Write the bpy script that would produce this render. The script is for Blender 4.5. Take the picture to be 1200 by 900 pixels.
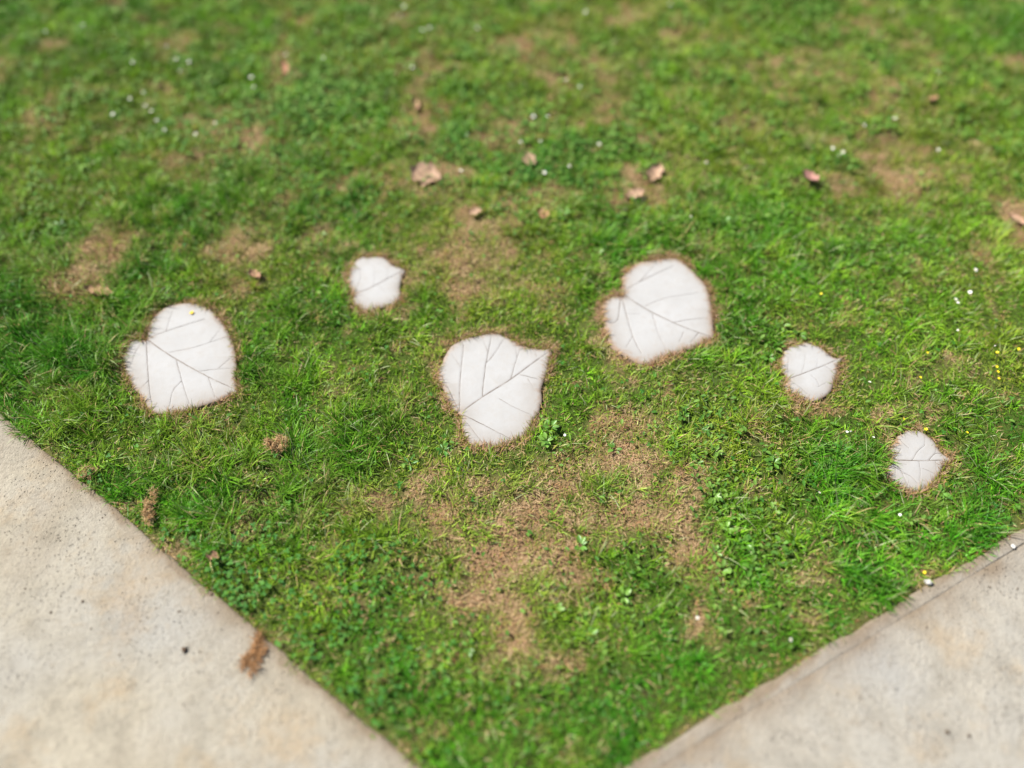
import bpy, math
import numpy as np

# ------------------------------------------------------------------ camera, sky, sun, exposure
R = math.radians
scene = bpy.context.scene
for o in list(bpy.data.objects):
    bpy.data.objects.remove(o)
COL = scene.collection

CAM_H, PITCH, HFOV = 1.60, 55.0, 65.0          # eye height, looking down, degrees
cam_data = bpy.data.cameras.new('camera')
cam = bpy.data.objects.new('camera', cam_data)
COL.objects.link(cam)
cam.location = (0, 0, CAM_H)
cam.rotation_euler = (R(90 - PITCH), 0, 0)
cam_data.sensor_width = 36.0
cam_data.lens = 18.0 / math.tan(R(HFOV / 2))
cam_data.clip_start = 0.02
cam_data.clip_end = 500
cam_data.dof.use_dof = True
cam_data.dof.focus_distance = 1.845
cam_data.dof.aperture_fstop = 0.52
scene.camera = cam

SUN_EL, SUN_AZ = 51.0, 157.0     # azimuth measured from +X towards +Y: light comes from the far left
world = bpy.data.worlds.new('World')
scene.world = world
world.use_nodes = True
wn = world.node_tree.nodes
sky = wn.new('ShaderNodeTexSky')
sky.sky_type = 'NISHITA'
sky.sun_disc = False
sky.sun_elevation = R(SUN_EL)
sky.sun_rotation = R(90 - SUN_AZ)
bg = wn['Background']
bg.inputs['Strength'].default_value = 0.058
world.node_tree.links.new(sky.outputs['Color'], bg.inputs['Color'])

sun_data = bpy.data.lights.new('sun', 'SUN')
sun_data.energy = 5.0
sun_data.angle = R(0.5)
sun_data.color = (1.0, 0.95, 0.87)
sun = bpy.data.objects.new('sun', sun_data)
COL.objects.link(sun)
sun.location = (-3, 2, 4)
from mathutils import Vector
sdir = Vector((math.cos(R(SUN_EL)) * math.cos(R(SUN_AZ)), math.cos(R(SUN_EL)) * math.sin(R(SUN_AZ)), math.sin(R(SUN_EL))))
sun.rotation_euler = sdir.to_track_quat('Z', 'Y').to_euler()

scene.view_settings.view_transform = 'Standard'
scene.view_settings.look = 'None'
scene.view_settings.gamma = 1.0
scene.view_settings.exposure = 0.94
scene.render.engine = 'CYCLES'
scene.cycles.max_bounces = 6
scene.cycles.diffuse_bounces = 3
scene.cycles.transmission_bounces = 4
scene.cycles.use_denoising = True

# ------------------------------------------------------------------ helpers
rng = np.random.default_rng(7)
F = 600.0 / math.tan(R(HFOV / 2))              # focal length in photo pixels (photo is 1200 wide)
cp, sp_ = math.cos(R(90 - PITCH)), math.sin(R(90 - PITCH))


def ground(px, py, z=0.0):
    """photo pixel -> point on the level plane at height z"""
    px = np.asarray(px, float); py = np.asarray(py, float)
    x = (px - 600) / F; y = (450 - py) / F
    dy = y * cp + sp_
    dz = y * sp_ - cp
    t = (z - CAM_H) / dz
    return np.stack([x * t, dy * t], -1)


def mscale(py):
    """metres per photo pixel across, and along the ground, at this row"""
    y = (450 - py) / F
    t = CAM_H / (cp - y * sp_)
    a = ground(600, py - 2)[1] - ground(600, py + 2)[1]
    return t / F, a / 4


def vnoise(x, y, seed):
    g = np.random.default_rng(seed).random((256, 256))
    xi = np.floor(x).astype(int); yi = np.floor(y).astype(int)
    fx = x - xi; fy = y - yi
    fx = fx * fx * (3 - 2 * fx); fy = fy * fy * (3 - 2 * fy)
    a = g[xi % 256, yi % 256]; b = g[(xi + 1) % 256, yi % 256]
    c = g[xi % 256, (yi + 1) % 256]; d = g[(xi + 1) % 256, (yi + 1) % 256]
    return (a * (1 - fx) + b * fx) * (1 - fy) + (c * (1 - fx) + d * fx) * fy


def fbm(x, y, f, seed, octv=3):
    s = 0; a = 1.0; t = 0
    for k in range(octv):
        s = s + a * vnoise(x * f + 37.1 * k, y * f + 11.7 * k, seed + k)
        t += a; a *= .5; f *= 2.1
    return s / t


def smooth(a, b, v):
    t = np.clip((v - a) / (b - a), 0, 1)
    return t * t * (3 - 2 * t)


def poly_sd(P, Q):
    """signed distance of points P to closed polygon Q, negative inside; also nearest point"""
    A = Q; B = np.roll(Q, -1, 0)
    best = np.full(len(P), 1e9); near = np.zeros_like(P); inside = np.zeros(len(P), bool)
    for a, b in zip(A, B):
        ab = b - a
        t = np.clip(((P - a) @ ab) / (ab @ ab + 1e-12), 0, 1)
        c = a + t[:, None] * ab
        d = np.hypot(P[:, 0] - c[:, 0], P[:, 1] - c[:, 1])
        m = d < best
        best[m] = d[m]; near[m] = c[m]
        if a[1] != b[1]:
            cr = ((a[1] > P[:, 1]) != (b[1] > P[:, 1])) & (P[:, 0] < (b[0] - a[0]) * (P[:, 1] - a[1]) / (b[1] - a[1]) + a[0])
            inside ^= cr
    return np.where(inside, -best, best), near


def smooth_closed(pts, n):
    """Catmull-Rom through a closed list of points, n samples evenly along it"""
    P = np.asarray(pts, float); m = len(P); out = []
    for i in range(m):
        p0, p1, p2, p3 = P[i - 1], P[i], P[(i + 1) % m], P[(i + 2) % m]
        for t in np.linspace(0, 1, 8, endpoint=False):
            out.append(.5 * (2 * p1 + (p2 - p0) * t + (2 * p0 - 5 * p1 + 4 * p2 - p3) * t * t + (3 * p1 - p0 - 3 * p2 + p3) * t ** 3))
    out = np.array(out)
    seg = np.hypot(*(np.roll(out, -1, 0) - out).T); s = np.concatenate([[0], np.cumsum(seg)])
    full = np.vstack([out, out[:1]]); u = np.linspace(0, s[-1], n, endpoint=False)
    return np.stack([np.interp(u, s, full[:, 0]), np.interp(u, s, full[:, 1])], -1)


def smooth_open(pts, n):
    P = np.asarray(pts, float)
    if len(P) == 2:
        t = np.linspace(0, 1, n)[:, None]
        return P[0] * (1 - t) + P[1] * t
    Q = np.vstack([2 * P[0] - P[1], P, 2 * P[-1] - P[-2]]); out = []
    for i in range(1, len(Q) - 2):
        p0, p1, p2, p3 = Q[i - 1], Q[i], Q[i + 1], Q[i + 2]
        for t in np.linspace(0, 1, 10, endpoint=False):
            out.append(.5 * (2 * p1 + (p2 - p0) * t + (2 * p0 - 5 * p1 + 4 * p2 - p3) * t * t + (3 * p1 - p0 - 3 * p2 + p3) * t ** 3))
    out.append(P[-1]); out = np.array(out)
    s = np.concatenate([[0], np.cumsum(np.hypot(*np.diff(out, axis=0).T))]); u = np.linspace(0, s[-1], n)
    return np.stack([np.interp(u, s, out[:, 0]), np.interp(u, s, out[:, 1])], -1)


def make_mesh(name, V, faces, attr=None, smooth_shade=True, col=None):
    """faces: list of int arrays, each (n, k)"""
    me = bpy.data.meshes.new(name)
    V = np.asarray(V, np.float32)
    me.vertices.add(len(V)); me.vertices.foreach_set('co', V.ravel())
    faces = [np.asarray(f, np.int32) for f in faces if len(f)]
    loops = np.concatenate([f.ravel() for f in faces])
    tot = np.concatenate([np.full(len(f), f.shape[1], np.int32) for f in faces])
    start = np.concatenate([[0], np.cumsum(tot)[:-1]]).astype(np.int32)
    me.loops.add(len(loops)); me.loops.foreach_set('vertex_index', loops)
    me.polygons.add(len(tot)); me.polygons.foreach_set('loop_start', start); me.polygons.foreach_set('loop_total', tot)
    me.polygons.foreach_set('use_smooth', np.full(len(tot), smooth_shade))
    if col is not None:
        a = me.attributes.new('col', 'FLOAT_COLOR', 'POINT')
        c = np.ones((len(V), 4), np.float32); c[:, :3] = col
        a.data.foreach_set('color', c.ravel())
    if attr:
        for k, v in attr.items():
            a = me.attributes.new(k, 'FLOAT', 'POINT'); a.data.foreach_set('value', np.asarray(v, np.float32))
    me.update(calc_edges=True)
    me.validate()
    return me


def link(name, me, mat=None, parent=None, loc=None):
    o = bpy.data.objects.new(name, me)
    COL.objects.link(o)
    if mat is not None and me is not None and not me.materials:
        me.materials.append(mat)
    if parent is not None:
        o.parent = parent
    if loc is not None:
        o.location = loc
    return o


def tag(o, label=None, cat=None, group=None, kind=None):
    for k, v in (('label', label), ('category', cat), ('group', group), ('kind', kind)):
        if v:
            o[k] = v
    return o


def empty(name, loc, rz=0):
    o = bpy.data.objects.new(name, None)
    o.empty_display_size = .02
    COL.objects.link(o); o.location = loc; o.rotation_euler = (0, 0, rz)
    return o

# ------------------------------------------------------------------ materials


class NT:
    def __init__(s, name):
        s.m = bpy.data.materials.new(name); s.m.use_nodes = True
        s.t = s.m.node_tree; s.n = s.t.nodes; s.b = s.n['Principled BSDF']; s.out = s.n['Material Output']

    def node(s, kind, **kw):
        n = s.n.new('ShaderNode' + kind)
        for k, v in kw.items():
            if k in n.inputs:
                n.inputs[k].default_value = v
            else:
                setattr(n, k, v)
        return n

    def l(s, a, b):
        s.t.links.new(a, b)

    def coord(s):
        return s.node('TexCoord').outputs['Object']

    def geo(s):
        return s.node('NewGeometry').outputs['Position']

    def noise(s, vec, scale, detail=4, rough=.55):
        n = s.node('TexNoise'); n.inputs['Scale'].default_value = scale
        n.inputs['Detail'].default_value = detail; n.inputs['Roughness'].default_value = rough
        s.l(vec, n.inputs['Vector']); return n.outputs['Fac']

    def ramp(s, fac, stops):
        r = s.node('ValToRGB'); e = r.color_ramp.elements
        while len(e) < len(stops):
            e.new(.5)
        for k, (p, c) in enumerate(stops):
            e[k].position = p; e[k].color = (*c, 1) if len(c) == 3 else c
        s.l(fac, r.inputs['Fac']); return r.outputs['Color']

    def step(s, fac, a, b):
        m = s.node('MapRange'); m.inputs['From Min'].default_value = a; m.inputs['From Max'].default_value = b
        s.l(fac, m.inputs['Value']); return m.outputs['Result']

    def mix(s, fac, a, b):
        m = s.node('Mix', data_type='RGBA')
        for sock, v in ((m.inputs['Factor'], fac), (m.inputs['A'], a), (m.inputs['B'], b)):
            pass
        ins = [i for i in m.inputs if i.enabled]
        for sock, v in zip((m.inputs[0], m.inputs[6], m.inputs[7]), (fac, a, b)):
            if hasattr(v, 'is_linked'):
                s.l(v, sock)
            elif isinstance(v, tuple):
                sock.default_value = (*v, 1)
            else:
                sock.default_value = v
        return m.outputs[2]

    def math(s, op, a, b=0.0):
        m = s.node('Math', operation=op)
        for sock, v in zip(m.inputs, (a, b)):
            if hasattr(v, 'is_linked'):
                s.l(v, sock)
            else:
                sock.default_value = v
        return m.outputs[0]

    def attr(s, name, out='Fac'):
        a = s.node('Attribute'); a.attribute_name = name; return a.outputs[out]

    def bump(s, h, strength, dist):
        b = s.node('Bump'); b.inputs['Strength'].default_value = strength; b.inputs['Distance'].default_value = dist
        s.l(h, b.inputs['Height']); s.l(b.outputs['Normal'], s.b.inputs['Normal'])


def mat_leafy(name, rough=.48, spec=.4, trans=.28, rnd=False):
    t = NT(name)
    c = t.attr('col', 'Color')
    if rnd:
        oi = t.node('ObjectInfo').outputs['Random']
        hs = t.node('HueSaturation'); hs.inputs['Saturation'].default_value = 1
        t.l(t.math('MULTIPLY_ADD', oi, .5), hs.inputs['Value'])
        hs.inputs['Value'].default_value = 1
        v = t.math('ADD', t.math('MULTIPLY', oi, .5), .75)
        t.l(v, hs.inputs['Value']); t.l(c, hs.inputs['Color']); c = hs.outputs['Color']
    t.l(c, t.b.inputs['Base Color'])
    t.b.inputs['Roughness'].default_value = rough
    t.b.inputs['Specular IOR Level'].default_value = spec
    if trans > 0:
        tr = t.node('BsdfTranslucent')
        g = t.node('Gamma'); g.inputs['Gamma'].default_value = .9
        t.l(c, g.inputs['Color']); t.l(g.outputs['Color'], tr.inputs['Color'])
        mx = t.node('MixShader'); mx.inputs[0].default_value = trans
        t.l(t.b.outputs[0], mx.inputs[1]); t.l(tr.outputs[0], mx.inputs[2]); t.l(mx.outputs[0], t.out.inputs['Surface'])
    return t.m


def mat_flat(name, col, rough=.6, var=.25, scale=60, bumpd=0.0):
    t = NT(name)
    v = t.noise(t.coord(), scale, 5, .65)
    lo = tuple(x * (1 - var) for x in col); hi = tuple(min(1, x * (1 + var)) for x in col)
    t.l(t.ramp(v, [(.3, lo), (.7, hi)]), t.b.inputs['Base Color'])
    t.b.inputs['Roughness'].default_value = rough
    t.b.inputs['Specular IOR Level'].default_value = .25
    if bumpd:
        t.bump(v, .6, bumpd)
    return t.m


def mat_soil():
    t = NT('soil')
    p = t.geo()
    n1 = t.noise(p, 9, 5); n2 = t.noise(p, 160, 4, .7)
    c = t.ramp(n2, [(.25, (.025, .017, .010)), (.5, (.06, .042, .023)), (.78, (.14, .10, .055))])  # soil kept extra dark: shade in the gaps between blades is painted in
    moss = t.mix(n2, (.025, .05, .008), (.085, .115, .022))  # moss green, likewise darkened for the shaded gaps
    c = t.mix(t.step(n1, .22, .40), c, moss)
    dry = t.attr('dry')
    thatch = t.ramp(n2, [(.25, (.11, .07, .036)), (.5, (.25, .165, .085)), (.78, (.42, .30, .18))])
    c = t.mix(t.step(dry, .2, .85), c, thatch)
    t.l(c, t.b.inputs['Base Color'])
    t.b.inputs['Roughness'].default_value = .95
    t.b.inputs['Specular IOR Level'].default_value = .1
    t.bump(n2, 1.0, .006)
    return t.m


def mat_path(name, tint):
    t = NT(name)
    p = t.geo()
    big = t.noise(p, 3.2, 4, .6); mid = t.noise(p, 13, 5, .65); fine = t.noise(p, 240, 3, .7); grit = t.noise(p, 95, 4, .75)
    base = tuple(tint)
    c = t.ramp(mid, [(.28, tuple(b * .74 for b in base)), (.5, base), (.72, tuple(min(.8, b * 1.11) for b in base))])
    grey = tuple(np.array((.50, .505, .49)) * sum(base) / 1.52)
    c = t.mix(t.math('MULTIPLY', t.step(big, .45, .68), .6), c, grey)
    och = t.noise(p, 5.5, 5, .7)
    c = t.mix(t.math('MULTIPLY', t.step(och, .52, .70), .65), c, (.31, .23, .135))
    c = t.mix(t.math('MULTIPLY', t.step(grit, .5, .72), .55), c, (.19, .165, .13))
    c = t.mix(t.math('MULTIPLY', t.step(fine, .60, .78), .35), c, (.15, .13, .10))
    c = t.mix(t.math('MULTIPLY', t.step(fine, .42, .25), .25), c, (.42, .385, .33))
    # pits: sparse voronoi cells, only where the surface is worn
    vo = t.node('TexVoronoi'); vo.inputs['Scale'].default_value = 55; t.l(p, vo.inputs['Vector'])
    pit = t.math('MULTIPLY', t.step(vo.outputs['Distance'], .12, .03), t.step(t.noise(p, 7, 3), .42, .56))
    vo2 = t.node('TexVoronoi'); vo2.inputs['Scale'].default_value = 120; t.l(p, vo2.inputs['Vector'])
    pit2 = t.math('MULTIPLY', t.step(vo2.outputs['Distance'], .20, .05), t.step(t.noise(p, 9, 3), .44, .6))
    pits = t.math('MAXIMUM', pit, pit2)
    gr2 = t.noise(p, 150, 2, .6)
    c = t.mix(t.math('MULTIPLY', t.math('MULTIPLY', t.step(gr2, .58, .72), t.step(t.noise(p, 8, 4), .38, .62)), .6), c, (.13, .11, .085))
    c = t.mix(t.math('MULTIPLY', pits, .6), c, (.12, .10, .075))
    dirt = t.attr('dirt')
    c = t.mix(t.math('MULTIPLY', dirt, .8), c, (.17, .125, .08))
    # a few fine cracks
    ck = t.node('TexVoronoi', feature='DISTANCE_TO_EDGE'); ck.inputs['Scale'].default_value = 1.6
    wob = t.node('VectorMath', operation='ADD')
    nz = t.node('TexNoise'); nz.inputs['Scale'].default_value = 6; t.l(p, nz.inputs['Vector'])
    sc = t.node('VectorMath', operation='SCALE'); sc.inputs['Scale'].default_value = .35
    t.l(nz.outputs['Color'], sc.inputs[0]); t.l(p, wob.inputs[0]); t.l(sc.outputs[0], wob.inputs[1]); t.l(wob.outputs[0], ck.inputs['Vector'])
    crack = t.math('MULTIPLY', t.step(ck.outputs['Distance'], .004, .001), t.step(t.noise(p, 2.1, 2), .5, .6))
    c = t.mix(t.math('MULTIPLY', crack, .35), c, (.2, .17, .13))
    t.l(c, t.b.inputs['Base Color'])
    t.b.inputs['Roughness'].default_value = .9
    t.b.inputs['Specular IOR Level'].default_value = .25
    h = t.math('ADD', t.math('MULTIPLY', fine, .35), t.math('MULTIPLY', grit, .6))
    h = t.math('SUBTRACT', h, t.math('MULTIPLY', pits, .9))
    h = t.math('ADD', h, t.math('MULTIPLY', mid, 1.2))
    t.bump(h, 1.0, .0055)
    return t.m


def mat_stone():
    t = NT('white_concrete')
    p = t.geo()
    a = t.noise(p, 14, 4, .6); b = t.noise(p, 70, 5, .7); f = t.noise(p, 300, 3, .7)
    c = t.ramp(a, [(.3, (.318, .316, .312)), (.6, (.350, .350, .350))])
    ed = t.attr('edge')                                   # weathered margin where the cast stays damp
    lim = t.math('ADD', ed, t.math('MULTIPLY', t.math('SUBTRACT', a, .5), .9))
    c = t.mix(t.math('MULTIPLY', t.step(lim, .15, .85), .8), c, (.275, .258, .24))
    m2 = t.noise(p, 28, 5, .65)
    c = t.mix(t.math('MULTIPLY', t.step(m2, .5, .72), .35), c, (.27, .262, .248))
    c = t.mix(t.math('MULTIPLY', t.step(b, .5, .74), .3), c, (.30, .265, .225))
    soil = t.attr('soil')
    lim2 = t.math('ADD', soil, t.math('MULTIPLY', t.math('SUBTRACT', b, .5), 1.5))
    c = t.mix(t.math('MULTIPLY', t.step(lim2, .30, 1.0), .8), c, (.24, .16, .105))
    c = t.mix(t.math('MULTIPLY', t.step(f, .66, .8), .3), c, (.35, .31, .27))
    t.l(c, t.b.inputs['Base Color'])
    t.b.inputs['Roughness'].default_value = .85
    t.b.inputs['Specular IOR Level'].default_value = .3
    t.bump(t.math('ADD', b, t.math('MULTIPLY', f, .5)), .45, .0012)
    return t.m


def mat_vein():
    t = NT('vein_dirt')
    p = t.geo()
    n = t.noise(p, 38, 4, .6)
    w = t.attr('fade')
    c = t.ramp(n, [(.32, (.115, .09, .075)), (.55, (.21, .185, .165)), (.72, (.33, .31, .295))])
    c = t.mix(w, c, (.325, .322, .317))
    t.l(c, t.b.inputs['Base Color']); t.b.inputs['Roughness'].default_value = .95
    return t.m


M_SOIL = mat_soil()
M_PATH_L = mat_path('path_concrete_warm', (.318, .288, .226))
M_PATH_R = mat_path('path_concrete_grey', (.308, .287, .243))
M_STONE = mat_stone()
M_VEIN = mat_vein()
M_GRASS = mat_leafy('grass_blades', .45, .25, .22)
M_DRY = mat_leafy('dry_grass', .75, .15, .12)
M_BROAD = mat_leafy('broad_leaves', .6, .22, .22)
M_WEED = mat_leafy('weed_leaf', .40, .4, .2, rnd=True)
M_DEAD = mat_leafy('dead_leaf', .7, .2, .1)
M_PETAL = mat_flat('daisy_petal', (.80, .80, .78), .6, .05, 200)
M_YOLK = mat_flat('daisy_centre', (.62, .42, .03), .7, .2, 400)
M_YELLOW = mat_flat('yellow_petal', (.75, .60, .02), .45, .1, 200)
M_STEM = mat_flat('flower_stem', (.07, .14, .025), .6, .2, 100)
M_PEBBLE = mat_flat('pebble', (.55, .53, .49), .8, .2, 120, .001)
M_CRUMB = mat_flat('soil_crumb', (.09, .062, .042), .95, .4, 420, .002)

# ------------------------------------------------------------------ where things stand
# leaf stones: outline of each, measured on the photograph (zoom origin, zoom factor, outline points, veins)
STONES = [
    dict(o=(120, 330), s=5.0,
         out=[(255, 335), (262, 275), (300, 200), (360, 150), (430, 128), (520, 122), (600, 142), (660, 182), (712, 252), (757, 330), (778, 400), (784, 480), (780, 560), (792, 640),
              (740, 660), (680, 692), (600, 718), (510, 745), (420, 762), (330, 770), (275, 750), (230, 682), (176, 612), (136, 540), (116, 470), (126, 405), (158, 352), (210, 333)],
         mid=[(255, 335), (420, 447), (600, 548), (775, 630)],
         veins=[([(255, 335), (375, 290), (600, 218)], .9), ([(375, 288), (390, 230), (412, 170)], .5), ([(375, 287), (300, 250)], .4),
                ([(255, 335), (265, 500), (275, 640), (290, 720)], .9), ([(230, 350), (190, 420), (160, 505)], .5), ([(268, 580), (225, 622)], .5),
                ([(390, 415), (550, 382), (730, 322)], .55), ([(630, 355), (685, 285)], .4), ([(430, 450), (465, 580), (507, 715)], .7),
                ([(462, 585), (412, 640), (393, 730)], .6), ([(570, 525), (680, 511), (775, 505)], .6), ([(680, 506), (760, 440)], .6), ([(618, 557), (658, 675)], .7)],
         label='large white leaf-shaped stone with a tiny yellow petal lying on it'),
    dict(o=(490, 370), s=5.295,
         out=[(262, 605), (218, 582), (180, 530), (152, 450), (122, 360), (146, 295), (182, 215), (240, 160), (310, 130), (400, 112), (480, 106), (540, 126), (600, 160), (660, 186), (730, 201), (800, 204), (850, 192),
              (818, 262), (805, 330), (785, 390), (765, 450), (768, 520), (750, 590), (712, 650), (692, 705), (640, 748), (570, 785), (480, 806), (390, 806), (320, 795), (283, 742), (268, 680)],
         mid=[(262, 602), (400, 503), (575, 393), (835, 202)],
         veins=[([(252, 590), (190, 460), (130, 345)], 1), ([(256, 590), (260, 400), (282, 178)], 1), ([(260, 315), (205, 232)], .4), ([(280, 180), (255, 138)], .8),
                ([(262, 605), (430, 690), (590, 770)], 1), ([(510, 738), (512, 780)], .6), ([(265, 620), (330, 700), (398, 785)], .8),
                ([(398, 500), (415, 330), (457, 115)], .9), ([(423, 292), (470, 240), (530, 145)], .7), ([(430, 220), (400, 140)], .5),
                ([(575, 390), (600, 300), (632, 205)], .7), ([(612, 258), (603, 185)], .4), ([(630, 365), (745, 392)], .8), ([(680, 390), (722, 460)], .4), ([(500, 515), (600, 570), (700, 615)], .6), ([(735, 255), (722, 205)], .4)],
         label='large white leaf-shaped stone with bold dark veins beside the dry brown patch'),
    dict(o=(680, 280), s=5.295,
         out=[(258, 345), (262, 240), (298, 186), (360, 146), (450, 122), (560, 110), (625, 130), (690, 180), (740, 240), (792, 298), (812, 380), (822, 470), (828, 550), (826, 606),
              (765, 640), (700, 672), (620, 700), (540, 725), (470, 752), (420, 775), (340, 760), (265, 722), (204, 675), (170, 612), (153, 530), (134, 460), (136, 405), (178, 364), (222, 343)],
         mid=[(262, 340), (400, 430), (515, 490), (650, 550), (805, 605)],
         veins=[([(262, 325), (400, 250), (580, 165)], .8), ([(370, 265), (462, 160)], .6), ([(252, 355), (230, 500), (178, 524)], 1), ([(256, 355), (320, 590), (378, 710)], 1),
                ([(325, 600), (283, 675)], .6), ([(290, 462), (372, 465)], .4), ([(400, 417), (520, 370), (730, 332)], .5), ([(445, 465), (490, 600), (532, 685)], .6),
                ([(570, 520), (680, 500), (790, 490)], .6), ([(735, 580), (685, 640)], .7), ([(640, 580), (612, 640)], .6)],
         label='large white leaf-shaped stone rimmed by a broad band of rust-brown dry grass'),
    dict(o=(380, 280), s=8.18,
         out=[(285, 530), (243, 450), (222, 390), (237, 318), (268, 246), (308, 195), (360, 164), (425, 170), (500, 158), (572, 172), (625, 212), (685, 250), (772, 296), (746, 350), (733, 410), (724, 470), (736, 532),
              (704, 588), (642, 628), (562, 650), (500, 665), (455, 698), (405, 690), (345, 660), (295, 628), (264, 572)],
         mid=[(285, 527), (400, 487), (520, 430), (640, 362), (755, 303)],
         veins=[([(300, 515), (345, 370), (335, 280)], .6), ([(470, 452), (480, 345), (470, 240)], .3), ([(370, 545), (440, 590)], .4), ([(520, 440), (590, 520)], .2), ([(600, 385), (610, 280)], .2)],
         label='small white leaf-shaped stone with one long dark midrib among olive mossy grass'),
    dict(o=(890, 380), s=8.18,
         out=[(275, 520), (248, 470), (202, 420), (206, 360), (226, 296), (258, 226), (330, 194), (400, 182), (450, 168), (530, 192), (592, 214), (646, 256), (690, 298), (742, 320), (805, 312), (768, 370), (752, 430), (738, 500), (718, 562),
              (688, 624), (646, 676), (592, 708), (510, 738), (438, 708), (366, 678), (286, 648), (244, 605), (258, 560)],
         mid=[(278, 520), (450, 460), (600, 400), (745, 338)],
         veins=[([(285, 525), (380, 600), (465, 668)], .8), ([(275, 510), (272, 400), (280, 330)], .5), ([(490, 485), (540, 530), (572, 590)], .5), ([(630, 400), (695, 442)], .5), ([(400, 480), (430, 370), (440, 290)], .3),
                ([(560, 600), (640, 560)], .4), ([(540, 430), (560, 330)], .25)],
         label='small white leaf-shaped stone with a straight midrib and pointed tip near rusty thatch'),
    dict(o=(1010, 490), s=9.0,
         out=[(318, 438), (298, 380), (302, 320), (338, 258), (392, 252), (372, 198), (418, 156), (480, 126), (560, 115), (642, 135), (704, 184), (764, 234), (806, 296), (855, 366), (903, 398), (948, 432),
              (903, 464), (864, 494), (855, 545), (816, 595), (786, 646), (726, 696), (672, 746), (602, 762), (520, 766), (448, 737), (376, 696), (326, 645), (285, 594), (260, 532), (276, 478), (308, 448)],
         mid=[(320, 436), (520, 448), (700, 448), (935, 436)],
         veins=[([(330, 442), (420, 570), (485, 720)], 1), ([(350, 475), (355, 670)], .7), ([(415, 570), (510, 610), (585, 685)], .7), ([(270, 528), (345, 580)], .7), ([(340, 428), (412, 325)], .8),
                ([(525, 445), (590, 350), (665, 280)], .7), ([(400, 215), (440, 265), (495, 315)], .7), ([(700, 446), (770, 375), (840, 372)], .9), ([(760, 385), (792, 305)], .5), ([(600, 455), (615, 560), (608, 650)], .5),
                ([(640, 530), (765, 582)], .5), ([(775, 452), (785, 535)], .5), ([(660, 285), (668, 190)], .5), ([(380, 470), (470, 490)], .4)],
         label='small greyish-white leaf-shaped stone with many dark veins near tiny yellow flowers'),
]
Z_TOP = .007
for S in STONES:
    def cv(pts, S=S):
        p = np.array(pts, float) / S['s'] + np.array(S['o'])
        return ground(p[:, 0], p[:, 1], Z_TOP)
    raw = smooth_closed(cv(S['out']), 220)
    c = raw.mean(0); S['c'] = c
    big = S['s'] < 6
    amp = .0028 if big else .002
    ang = np.linspace(0, 2 * math.pi, 220, endpoint=False)
    nrm = (raw - c) / np.hypot(*(raw - c).T)[:, None]
    sd = int(S['o'][0])
    wob = fbm(raw[:, 0], raw[:, 1], 60, sd, 3) - .5
    S['poly'] = raw + nrm * (wob * 2 * amp)[:, None]
    S['midw'] = cv(S['mid']); S['veinw'] = [(cv(v), k) for v, k in S['veins']]
    S['rad'] = np.hypot(*(raw - c).T).max()

# path edges: the straight slab edges seen between lawn and path
LE0, LE1 = ground(0, 483), ground(497, 905)
RE0, RE1 = ground(724, 905), ground(1200, 618)


def line_sd(P, a, b):
    """distance to the line, positive on its left"""
    d = (b - a) / np.hypot(*(b - a))
    return d[0] * (P[:, 1] - a[1]) - d[1] * (P[:, 0] - a[0])


# where the two edges meet (just outside the frame)
dL = (LE1 - LE0) / np.hypot(*(LE1 - LE0)); dR = (RE1 - RE0) / np.hypot(*(RE1 - RE0))
A = np.array([[dL[0], -dR[0]], [dL[1], -dR[1]]])
tt = np.linalg.solve(A, RE0 - LE0)
CORNER = LE0 + dL * tt[0]


def lawn_sd(P):
    """positive inside the lawn (left of both edges), in metres from the nearer slab edge"""
    return np.minimum(line_sd(P, LE0, LE1), line_sd(P, RE0, RE1))


def ragged_edge(P):
    """how far (m, negative = over the slab) the turf starts from the slab edge"""
    return (fbm(P[:, 0], P[:, 1], 9, 171, 2) - .52) * .055 + (fbm(P[:, 0], P[:, 1], 38, 173, 2) - .5) * .030 - .002 + .012 * smooth(.1, .9, P[:, 0])


def blobs(P, L):
    s = np.zeros(len(P))
    for (px, py, rx, ry, a) in L:
        c = ground(px, py); mx, my = mscale(py)
        q = ((P[:, 0] - c[0]) / (rx * mx)) ** 2 + ((P[:, 1] - c[1]) / (ry * my)) ** 2
        s = np.maximum(s, a * np.exp(-q * .8))
    return s


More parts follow.
